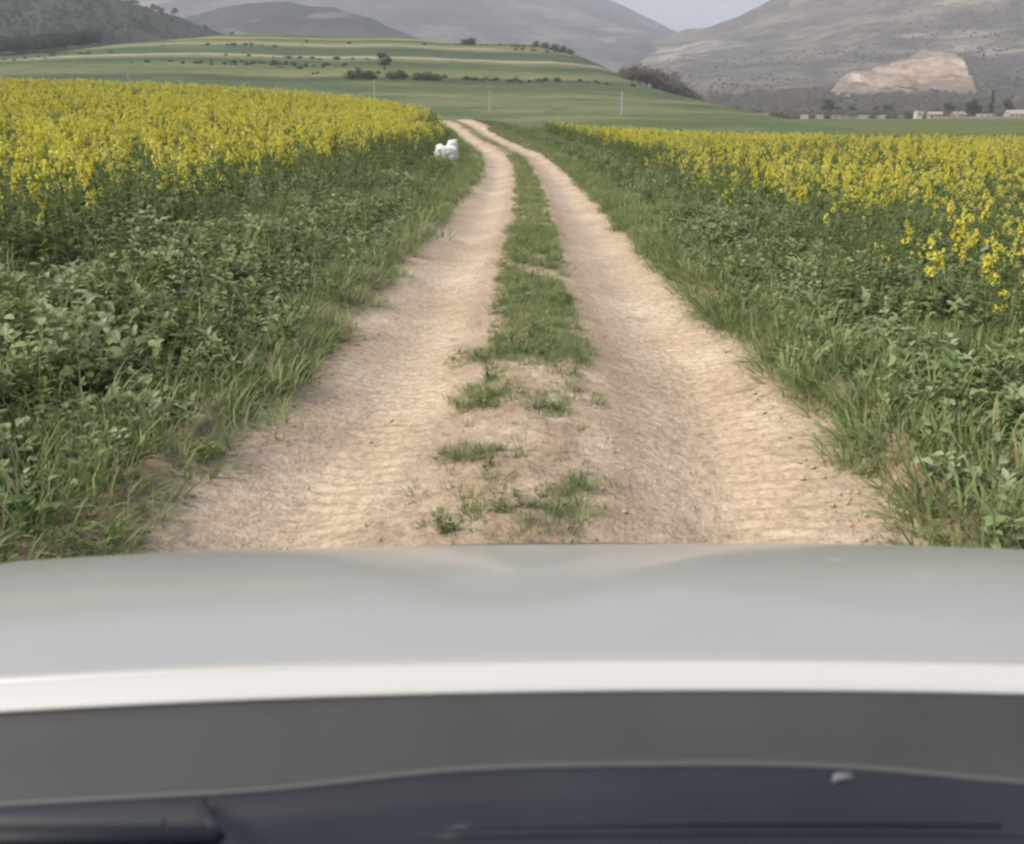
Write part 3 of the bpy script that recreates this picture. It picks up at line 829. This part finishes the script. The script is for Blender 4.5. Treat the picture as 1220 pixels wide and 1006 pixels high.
# ------------------------------------------------------------------ sandy quarry on the mountain foot
def quarry():
    m, nt, b = newmat('quarried_sand')
    p = pos(nt)
    f = noise(nt, scaled(nt, p, (0.035, 0.012, 0.05)), 1.0, 6, 0.65)
    c = ramp(nt, f, [(0.32, (0.14, 0.10, 0.068)), (0.45, (0.24, 0.175, 0.12)), (0.54, (0.34, 0.265, 0.19)), (0.68, (0.50, 0.42, 0.33))])
    sp = N(nt, 'ShaderNodeAttribute', attribute_name='spoil').outputs['Fac']
    c = mix(nt, sp, (0.12, 0.105, 0.08), c)
    nt.links.new(c, b.inputs['Base Color']); b.inputs['Roughness'].default_value = 0.95
    yy = np.linspace(700, 1700, 500); d = ray(1080, 100); kx = d.x / d.y
    rows = CY - F_PX * np.tan(np.arctan2(R_mtB.h(kx * yy, yy) - CAM.z, yy) + PITCH - 0 * yy) * 1.0
    el = np.arctan2(R_mtB.h(kx * yy, yy) - CAM.z, yy); rows = CY - F_PX * np.tan(el + PITCH)
    y1 = float(yy[np.argmax(rows < 128)]); y2 = float(yy[np.argmax(rows < 56)]) if (rows < 56).any() else y1 + 350
    y2 = max(y2, y1 + 120)
    ys_ = np.linspace(y1, y2, 150); kk = np.linspace(0.27, 0.50, 210)
    K, Y = np.meshgrid(kk, ys_); X = K * Y
    el = np.arctan2(R_mtB.h(X, Y) - CAM.z, Y); row = CY - F_PX * np.tan(el + PITCH); px = CX + F_PX * K * (math.cos(PITCH) + (CY - row) / F_PX * math.sin(PITCH))
    crest_px = np.array([975, 990, 1000, 1015, 1032, 1050, 1065, 1085, 1100, 1120, 1138, 1148, 1156, 1170])
    crest_py = np.array([122, 112, 100, 91, 87, 81, 75, 71, 66, 63, 65, 75, 95, 122])
    wob = 7.0 * fbm(X / 16, Y / 40, 5, 143)
    top_ = np.interp(px, crest_px, crest_py) + wob
    low_ = np.interp(px, [980, 1010, 1060, 1110, 1160], [112, 119, 116, 113, 114]) + wob * 0.8
    dist_ = np.minimum(row - top_, low_ - row); inside = np.clip(dist_ / 7.0, -1, 1)
    gul = 1 - 2 * np.abs(fbm(X / 20, Y / 60, 4, 141)); rid = fbm(X / 45, Y / 90, 3, 145)
    Z = R_mtB.h(X, Y) + np.where(inside > 0, 2.0 + 6.0 * gul * inside + 5.0 * rid * inside, 6.0 * inside) + 2.0 * inside
    qm = grid_mesh('quarry_slope', np.stack([X, Y, Z], -1), m)
    da_ = qm.attributes.new('spoil', 'FLOAT', 'POINT')
    da_.data.foreach_set('value', np.clip(0.0 + dist_ / 12.0 + 0.55 * fbm(X / 18, Y / 40, 4, 147), 0, 1).reshape(-1).astype(np.float32))
    o = obj('quarry_slope', qm)
    tag(o, kind='structure')
quarry()

# ------------------------------------------------------------------ village houses and walls
M['wall'] = plain('pale_render', (0.36, 0.33, 0.29), 0.9, 0.1, var=0.12, scale=0.6)
M['wallw'] = plain('white_render', (0.50, 0.48, 0.45), 0.9, 0.1, var=0.1, scale=0.6)
M['roofm'] = plain('dull_roof', (0.34, 0.30, 0.26), 0.9, 0.1, var=0.25, scale=1.0)
M['pane'] = plain('dark_opening', (0.03, 0.035, 0.04), 0.3, 0.5)
M['door'] = plain('door_paint', (0.10, 0.13, 0.13), 0.6)
def house(px, dist, L, Dp, Hh, mat, label, flat=False, rz=0.0, nw=2):
    g = ground_at(px, dist)
    e = empty('house', g, rz); tag(e, label, 'house')
    mb = MB(); mb.box((0, 0, Hh / 2 - .3), (L / 2, Dp / 2, Hh / 2 + .3)); obj('wall', mb.mesh('wall', [mat]), e)
    mb = MB()
    if flat:
        mb.box((0, 0, Hh + .12), (L / 2 + .2, Dp / 2 + .2, .12))
    else:
        o = .3; rh = Dp * .3; a, d, z = L / 2 + o, Dp / 2 + o, Hh + .003
        P = [Vector(q) for q in ((-a, -d, z), (a, -d, z), (a, d, z), (-a, d, z), (-a, 0, z + rh), (a, 0, z + rh))]
        for f in ((0, 1, 5, 4), (2, 3, 4, 5), (0, 4, 3), (1, 2, 5), (3, 2, 1, 0)): mb.poly([P[i] for i in f])
    obj('roof', mb.mesh('roof', [M['roofm']]), e)
    for i in range(nw):
        mb = MB(); xw = -L / 2 + L * (i + .7) / (nw + .6)
        mb.box((xw, -Dp / 2 - .02, Hh * .58), (.45, .05, .5)); obj('window', mb.mesh('window', [M['pane']]), e)
    mb = MB(); mb.box((L * .40, -Dp / 2 - .02, 1.0), (.45, .05, 1.0)); obj('door', mb.mesh('door', [M['door']]), e)
    return e
house(908, 470, 4.6, 4, 2.6, M['wallw'], 'lone small white hut at the left end of the village', True, 0.1, 1)
house(1093, 455, 3.2, 3.4, 3.4, M['wallw'], 'narrow tall white house at the middle of the village', True, 0.0, 1)
house(1112, 478, 6, 4, 2.2, M['wall'], 'long low pale house beside the narrow white one', False, -0.1, 3)
house(1140, 500, 6, 5, 2.4, M['wall'], 'pale pitched roof house left of the cypress foot', False, 0.5, 1)
house(1172, 462, 7, 4.5, 2.1, M['wallw'], 'pale flat roofed house in front of the cypress', True, -0.3, 2)
house(1207, 490, 8, 6, 2.6, M['wallw'], 'wide whitish house at the right end of the village', False, -0.05, 3)
house(968, 590, 8, 6, 3.4, M['wall'], 'grey house partly behind the long white wall', False, 0.1, 2)
def long_wall(pa, pb, dist, h, label, mat):
    a, c = ground_at(pa, dist), ground_at(pb, dist + 8)
    mb = MB(); n = 14
    for i in range(n):
        q = a.lerp(c, (i + .5) / n); L = (c - a).length / n
        mb.box((q.x, q.y, q.z + h / 2 - .2 + .05 * (i % 2)), (L / 2 - .004, .22, h / 2 + .2), 0, math.atan2(c.y - a.y, c.x - a.x))
    o = obj('boundary_wall', mb.mesh('boundary_wall', [mat])); tag(o, label, 'wall')
long_wall(953, 1078, 500, 2.2, 'long low whitewashed wall running in front of the village trees', M['wallw'])
long_wall(1112, 1240, 440, 1.1, 'low broken stone wall in front of the village houses on the right', M['wall'])
long_wall(1196, 1260, 545, 3.2, 'pale wall behind the wide house at the right edge', M['wallw'])

# ------------------------------------------------------------------ posts
M['conc'] = plain('pale_concrete', (0.33, 0.34, 0.31), 0.85, 0.2, var=0.12, scale=2)
M['steel'] = plain('grey_fitting', (0.2, 0.2, 0.2), 0.5, 0.4)
def post(px, py, hpx, label):
    p = hit(px, py, 110)
    if p is None: p = ground_at(px, 230)
    h = hpx / F_PX * p.y
    e = empty('concrete_post', p); tag(e, label, 'post', 'pale posts beyond the fields')
    mb = MB(); mb.box((0, 0, h / 2 - .2), (.20, .20, h / 2 + .2), 0, 0.3, .6); obj('shaft', mb.mesh('shaft', [M['conc']]), e)
    mb = MB(); mb.box((0, 0, h + .05), (.19, .19, .05)); obj('cap', mb.mesh('cap', [M['conc']]), e)
    mb = MB(); mb.box((0, -.2, h * .86), (.45, .05, .05)); obj('crossbar', mb.mesh('crossbar', [M['conc']]), e)
    for sx in (-.36, .36):
        mb = MB(); mb.tube([(sx, -.2, h * .86 + .05), (sx, -.2, h * .86 + .22)], [.05, .03], 8); obj('insulator', mb.mesh('insulator', [M['steel']]), e)
    return p
post(584, 134, 22, 'pale post standing right of where the track goes over the rise')
post(447, 119, 21, 'pale post standing behind the crest of the yellow field')
post(153, 104, 20, 'thin pale post behind the yellow field at the far left')
post(741, 138, 26, 'thin grey post beside the thicket at the foot of the terraces')

# ------------------------------------------------------------------ white sack in the left verge
def sack():
    p = hit(533, 196)
    s = (30 / F_PX) * (p - CAM).length / 1.0
    e = empty('plastic_sack', (p.x, p.y, p.z), 0.2)
    tag(e, 'crumpled white plastic sack lying in the left verge near the far bend', 'sack')
    m = plain('white_plastic', (0.60, 0.60, 0.57), 0.5, 0.4, var=0.22, scale=4)
    bm = bmesh.new()
    for (c, r, bx) in (((-.04, 0, .33), (.42, .30, .33), .55), ((.20, .02, .66), (.20, .18, .20), .7), ((-.26, .0, .58), (.16, .18, .14), .8)):
        g = bmesh.ops.create_icosphere(bm, subdivisions=5, radius=1.0)
        for v in g['verts']:
            d = v.co.copy()
            q = Vector([math.copysign(abs(t) ** bx, t) for t in d])
            n_ = float(fbm(np.array([d.x * 2.4 + c[0] * 9 + d.z]), np.array([d.y * 2.4 + d.z * 2.1]), 4, 151)[0])
            k = 1 + 0.18 * n_ - 0.14 * max(0, 1 - abs(n_) / 0.10)
            v.co = Vector((c[0] + q.x * r[0] * k, c[1] + q.y * r[1] * k, max(0.0, c[2] + q.z * r[2] * k)))
    for v in bm.verts: v.co *= s * 1.05
    me = bpy.data.meshes.new('bag'); bm.to_mesh(me); bm.free(); me.materials.append(m)
    me.polygons.foreach_set('use_smooth', np.ones(len(me.polygons), bool))
    o = obj('bag', me, e)
    gb = Bag(); n_ = 26
    a_ = rng.uniform(0, 2 * PI, n_)
    gb.add(p.x + .62 * s * np.cos(a_), p.y - .1 + .45 * s * np.sin(a_), T_TALL, 0.7, 1.1)
    gb.done('tall_grass', 'tufts of tall grass closing round the white sack')
    rm = o.modifiers.new('remesh', 'REMESH'); rm.mode = 'VOXEL'; rm.voxel_size = 0.02 * s / 0.7; rm.use_smooth_shade = True
    mb = MB(); mb.tube([(.20 * s, .0 * s, .80 * s), (.29 * s, -.02 * s, .86 * s), (.38 * s, .0 * s, .86 * s)], [.11 * s, .05 * s, .07 * s], 10)
    obj('tied_neck', mb.mesh('tied_neck', [m], True), e)
sack()

# ------------------------------------------------------------------ the car whose bonnet fills the foreground
def car():
    ox = 0.16
    root = empty('car', (ox, 0, 0))
    tag(root, 'pale silver car in the foreground pointing up the dirt track', 'car')
    # paint with clear coat
    pm, nt, b = newmat('silver_paint')
    tc = N(nt, 'ShaderNodeTexCoord').outputs['Object']
    c = ramp(nt, noise(nt, tc, 3.0, 5), [(0.3, (0.345, 0.352, 0.330)), (0.7, (0.380, 0.386, 0.362))])
    dust = ramp(nt, noise(nt, tc, 220, 3, 0.8), [(0.66, 0.0), (0.74, 0.35)])
    c = mix(nt, dust, c, (0.50, 0.46, 0.40))
    spots = ramp(nt, noise(nt, scaled(nt, tc, (14, 40, 14)), 1.0, 2), [(0.74, 0.0), (0.78, 0.7)])
    c = mix(nt, spots, c, (0.72, 0.72, 0.68))
    nt.links.new(c, b.inputs['Base Color'])
    b.inputs['Roughness'].default_value = 0.42; b.inputs['Metallic'].default_value = 0.15
    b.inputs['Coat Weight'].default_value = 0.55; b.inputs['Coat Roughness'].default_value = 0.10
    plastic = plain('dark_plastic', (0.018, 0.021, 0.026), 0.38, 0.45, var=0.2, scale=9)
    seal_m = plain('grey_rubber', (0.048, 0.051, 0.052), 0.65, 0.25, var=0.1, scale=9)
    glass_m, gt, gb = newmat('clear_glass')
    tr = N(gt, 'ShaderNodeBsdfTransparent'); tr.inputs[0].default_value = (0.86, 0.9, 0.88, 1)
    gl = N(gt, 'ShaderNodeBsdfGlossy'); gl.inputs['Roughness'].default_value = 0.02
    fr = N(gt, 'ShaderNodeFresnel'); fr.inputs[0].default_value = 1.45
    ms = N(gt, 'ShaderNodeMixShader')
    gt.links.new(fr.outputs[0], ms.inputs[0]); gt.links.new(tr.outputs[0], ms.inputs[1]); gt.links.new(gl.outputs[0], ms.inputs[2]); gt.links.new(ms.outputs[0], gt.nodes['Material Output'].inputs[0])
    rubber = plain('tyre_rubber', (0.02, 0.02, 0.02), 0.85, 0.2)
    alloy = plain('alloy', (0.5, 0.5, 0.5), 0.35, 0.5, 0.8)
    def hz(x, y):
        t = np.maximum(y - 0.60, 0)
        z = 1.03 - 0.08 * t - 0.308 * t ** 2.22 - 0.042 * x ** 2
        # shallow V-shaped hollow that opens towards the nose
        half = 0.02 + 0.34 * np.clip((y - 0.78) / 0.45, 0, 1.3)
        return z - 0.0032 * sstep(0.05, -0.05, np.abs(x + 0.16) - half) * sstep(0.74, 0.86, y)
    yr = lambda x: 0.637 - 0.040 * x ** 2          # rear edge of the bonnet in plan
    def bonnet_pts(x0, x1, nx, y1=1.77, ny=78):
        xs = np.linspace(x0, x1, nx); P = np.zeros((ny, nx, 3))
        for j, x in enumerate(xs):
            yy = np.linspace(yr(x) + 0.024, y1, ny)
            P[:, j, 0] = x; P[:, j, 1] = yy; P[:, j, 2] = hz(np.full(ny, x), yy)
        return P
    hood = obj('bonnet', grid_mesh('bonnet', bonnet_pts(-0.80, 0.80, 90), pm, True), root)
    # rear lip of the bonnet falling towards the windscreen, sky brightness painted into its colour
    white = plain('lit_edge_paint', (0.47, 0.48, 0.47), 0.45, 0.3)
    xs = np.linspace(-0.80, 0.80, 90)
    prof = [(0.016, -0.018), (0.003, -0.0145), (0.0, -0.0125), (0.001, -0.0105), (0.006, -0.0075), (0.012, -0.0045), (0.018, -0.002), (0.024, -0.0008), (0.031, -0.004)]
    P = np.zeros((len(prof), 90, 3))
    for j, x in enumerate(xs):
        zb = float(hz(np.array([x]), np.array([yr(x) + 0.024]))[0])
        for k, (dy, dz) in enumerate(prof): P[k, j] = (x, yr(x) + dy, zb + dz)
    obj('bonnet_lit_edge', grid_mesh('bonnet_lit_edge', P, white, True), root)
    sm = hood.modifiers.new('thickness', 'SOLIDIFY'); sm.thickness = 0.012; sm.offset = -1
    # body shell: fenders, sides, nose and tail
    ys_ = np.concatenate([np.linspace(-2.35, 0.5, 40), np.linspace(0.56, 1.70, 40), [1.76, 1.81, 1.84]])
    wheels_y = (1.02, -1.55)
    def section(y, side):
        zt = float(hz(np.array([0.804]), np.array([max(y, 0.6)]))[0]) - 0.001 if y > 0.45 else 0.985 - 0.03 * sstep(-1.6, -2.35, y)
        nose = float(np.clip((y - 1.45) / 0.40, 0, 1)); w_ = 0.93 - 0.16 * nose ** 2 - 0.06 * float(sstep(-1.7, -2.35, y))
        zl = 0.26
        for yw in wheels_y:
            if abs(y - yw) < 0.37: zl = max(zl, 0.30 + math.sqrt(0.37 ** 2 - (y - yw) ** 2))
        zt = max(zt, 0.62 - 0.05 * nose)
        inner = min(0.804, w_ - 0.03)
        pts = [(inner, zt), (inner + (w_ - inner) * .55, zt - 0.010), (inner + (w_ - inner) * .9, zt - 0.045), (w_, zt - 0.11), (w_ + .012, (zt + zl) / 2 + .02), (w_, zl + .08 if zl < .3 else zl + .02), (w_ - 0.03, zl)]
        return [(side * a, y, z) for a, z in pts]
    mb = MB()
    for side in (-1, 1):
        st = [section(y, side) for y in ys_]
        base = len(mb.v); k = len(st[0])
        for s_ in st: mb.v += [Vector(q) for q in s_]
        for i in range(len(st) - 1):
            for j in range(k - 1):
                f = (base + i * k + j, base + i * k + j + 1, base + (i + 1) * k + j + 1, base + (i + 1) * k + j)
                mb.f.append(f if side < 0 else f[::-1]); mb.mi.append(0)
    obj('body', mb.mesh('body', [pm], True), root)
    # nose and tail caps
    def cap(y, name, bulge):
        sec = section(y, 1); P = np.zeros((14, 25, 3))
        for i, z in enumerate(np.linspace(0.24, sec[0][2] + 0.01, 14)):
            for j, x in enumerate(np.linspace(-sec[3][0], sec[3][0], 25)):
                P[i, j] = (x, y + bulge * (1 - (x / .95) ** 2) - 0.1 * abs(bulge) / bulge * max(0, (i - 9) / 5) ** 2, z)
        obj(name, grid_mesh(name, P, pm, True, flip=bulge > 0), root)
    cap(1.80, 'front_bumper', 0.12); cap(-2.33, 'tailgate', -0.10)
    mb = MB()
    for i in range(5): mb.box((0, 1.91, 0.30 + i * .035), (0.42, 0.025, 0.012))
    obj('grille', mb.mesh('grille', [plastic]), root)
    lamp = plain('lamp_lens', (0.6, 0.62, 0.65), 0.1, 0.6)
    for sx in (-1, 1):
        mb = MB(); mb.tube([(sx * .62, 1.70, .47), (sx * .64, 1.80, .46), (sx * .64, 1.87, .44)], [.10, .10, .06], 14); obj('headlight', mb.mesh('headlight', [lamp], True), root)
    # cowl between bonnet and windscreen
    nx = 90; xs = np.linspace(-0.80, 0.80, nx)
    prof = [(0.082, -0.036), (0.060, -0.032), (0.030, -0.023), (0.0, -0.019), (-0.012, -0.026), (-0.030, -0.041), (-0.044, -0.0535), (-0.075, -0.072)]
    P = np.zeros((len(prof), nx, 3))
    for j, x in enumerate(xs):
        for i, (dy, dz) in enumerate(prof): P[i, j] = (x, yr(x) + dy, 1.03 - 0.042 * x * x + dz)
    obj('bonnet_seal', grid_mesh('bonnet_seal', P, seal_m, True, flip=True), root)
    prof = [(-0.020, -0.066), (-0.042, -0.0575), (-0.050, -0.0535), (-0.056, -0.0525), (-0.063, -0.0535), (-0.072, -0.0575), (-0.085, -0.0605), (-0.100, -0.061), (-0.125, -0.058), (-0.150, -0.046), (-0.170, -0.038), (-0.215, -0.036)]
    P = np.zeros((len(prof), nx, 3))
    for j, x in enumerate(xs):
        bow = 0.014 * math.exp(-((x + 0.06) / 0.22) ** 4)
        for i, (dy, dz) in enumerate(prof): P[i, j] = (x, yr(x) + dy + bow * (1 if i < 6 else 0.3) - 0.006 * (i < 6), 1.03 - 0.042 * x * x + dz + 0.004 * (bow / .014) * (1 if 0 < i < 5 else 0))
    cowl = obj('cowl_panel', grid_mesh('cowl_panel', P, plastic, True, flip=True), root)
    mb = MB(); xs_ = np.linspace(-0.62, 0.62, 50)
    bw = lambda x: 0.014 * math.exp(-((x + 0.06) / 0.22) ** 4)
    mb.tube([(x, yr(x) - 0.060 + bw(x), 1.03 - 0.042 * x * x - 0.0525 + 0.28 * bw(x)) for x in xs_], 0.0026, 8)
    obj('edge_strip', mb.mesh('edge_strip', [plain('worn_grey_plastic', (0.085, 0.088, 0.09), 0.5, 0.35)], True), root)
    mb = MB()  # added thin ribs that stand in for blurred reflection streaks on the cowl
    for k in range(6):
        xs_ = np.linspace(-0.20 - .01 * k, 0.14 + .03 * (k % 3), 16)
        mb.tube([(x, yr(x) - 0.083 - 0.010 * k, 1.03 - 0.042 * x * x - 0.0618 + 0.0004 * k + 0.0016 * math.sin(3 * x + k)) for x in xs_], [0.0008 + 0.0014 * math.sin(PI * q / 15) for q in range(16)], 6)
    obj('streak_ribs', mb.mesh('streak_ribs', [plastic], True), root)
    # washer nozzles, small and bright
    noz = plain('nozzle_plastic', (0.12, 0.13, 0.14), 0.5, 0.4)
    for x in (0.075,):
        mb = MB(); mb.tube([(x - .009, yr(x) - .058, 0.974), (x - .005, yr(x) - .058, 0.9795), (x + .004, yr(x) - .057, 0.9795), (x + .009, yr(x) - .056, 0.974)], [.002, .0032, .0032, .002], 10); obj('washer_nozzle', mb.mesh('washer_nozzle', [noz], True), root)
    # wipers parked along the glass
    worn = plain('weathered_rubber', (0.13, 0.13, 0.12), 0.6, 0.3)
    for xp, L in ((-0.372, -0.62), (0.40, 0.34)):
        wp = empty('wiper', (0, 0, 0)); wp.parent = root
        y0 = 0.552
        mb = MB(); mb.tube([(xp, y0 + .012, .950), (xp, y0, .980), (xp + .020, y0 - .04, .995), (xp + .032, y0 - .06, 1.003)], [.0045, .004, .004, .004], 10); mb.tube([(xp + .032, y0 - .06, 1.003), (xp + L * .2, y0 - .06, 1.002), (xp + L * .6, y0 - .06, .998)], [.006, .005, .004], 8)
        obj('wiper_arm', mb.mesh('wiper_arm', [plastic], True), wp)
        mb = MB(); mb.tube([(xp + L * .02, y0 - .034, .990), (xp + L * .5, y0 - .030, .988), (xp + L * 1.0, y0 - .036, .982)], [.004, .006, .004], 8)
        obj('wiper_blade', mb.mesh('wiper_blade', [worn], True), wp)
    # windscreen, roof, side glass
    def glass_pt(u_, t):
        hw = 0.72 - 0.16 * t
        x = u_ * hw
        return (x, 0.455 - 0.055 * u_ * u_ - 0.585 * t, 0.995 - 0.02 * u_ * u_ + 0.475 * t + 0.012 * math.sin(PI * t) - 0.015 * u_ * u_ * t)
    P = np.array([[glass_pt(a, t) for a in np.linspace(-1, 1, 25)] for t in np.linspace(0, 1, 16)])
    obj('windscreen', grid_mesh('windscreen', P, glass_m, True, flip=False), root)
    P = np.array([[(a * 0.57, -0.135 - 0.055 * a * a - 1.75 * t, 1.475 + 0.03 * math.sin(PI * min(1, t * .9 + .05)) - 0.03 * a * a - 0.05 * t * t) for a in np.linspace(-1, 1, 21)] for t in np.linspace(0, 1, 20)])
    ro = obj('roof', grid_mesh('roof', P, pm, True, flip=False), root)
    ro.modifiers.new('thickness', 'SOLIDIFY').thickness = 0.02
    P = np.array([[(a * (0.57 + .2 * t), -1.95 - 0.4 * t, 1.40 - 0.43 * t) for a in np.linspace(-1, 1, 9)] for t in np.linspace(0, 1, 6)])
    obj('rear_window', grid_mesh('rear_window', P, glass_m, True), root)
    for sx in (-1, 1):
        P = np.array([[(sx * (0.905 - 0.32 * t), y * (1 - t) + (y * .82 - .13) * t, 0.97 + 0.46 * t) for y in np.linspace(0.30, -2.0, 14)] for t in np.linspace(0, 1, 6)])
        obj('side_window', grid_mesh('side_window', P, glass_m, True), root)
        mb = MB(); mb.tube([(sx * .735, .41, .985), (sx * .66, .12, 1.22), (sx * .575, -.20, 1.445)], [.03, .026, .026], 8); obj('pillar', mb.mesh('pillar', [pm], True), root)
        mb = MB(); mb.box((sx * 1.01, .17, 1.07), (.10, .05, .07), 0, sx * -.15, .85); mb.tube([(sx * .90, .18, 1.0), (sx * .96, .18, 1.04)], [.02, .02], 8); obj('wing_mirror', mb.mesh('wing_mirror', [pm]), root)
    # dashboard behind the glass
    P = np.array([[(a * .74, y, z - .02 * a * a) for a in np.linspace(-1, 1, 15)] for y, z in ((.44, .955), (.30, .965), (.10, .95), (.0, .92), (-.05, .82), (-.05, .55))])
    obj('dashboard', grid_mesh('dashboard', P, plastic, True), root)
    mb = MB(); mb.box((0, -.9, .30), (.85, 1.35, .03)); obj('floor_pan', mb.mesh('floor_pan', [plastic]), root)
    for sx in (-1, 1):
        for yw in wheels_y:
            wh = empty('wheel', (sx * .80, yw, .315)); wh.parent = root
            mb = MB(); mb.tube([(-.10, 0, 0), (-.085, 0, 0), (.085, 0, 0), (.10, 0, 0)], [.27, .31, .31, .27], 28); obj('tyre', mb.mesh('tyre', [rubber], True), wh)
            mb = MB(); mb.tube([(-.104, 0, 0), (.104, 0, 0)], [.20, .20], 20); obj('rim', mb.mesh('rim', [alloy]), wh)
car()

# ------------------------------------------------------------------ haze
def haze():
    m = bpy.data.materials.new('thin_haze'); m.use_nodes = True
    nt = m.node_tree; nt.nodes.clear()
    out = nt.nodes.new('ShaderNodeOutputMaterial'); pv = nt.nodes.new('ShaderNodeVolumePrincipled')
    pv.inputs['Color'].default_value = (0.86, 0.91, 1.0, 1)
    pv.inputs['Density'].default_value = 0.00022
    pv.inputs['Anisotropy'].default_value = 0.1
    nt.links.new(pv.outputs[0], out.inputs['Volume'])
    mb = MB(); mb.box((0, 3520, 420), (7020, 3600, 430))
    o = obj('haze', mb.mesh('haze', [m])); tag(o, 'thin pale haze over the valley', None, None, 'stuff')
haze()
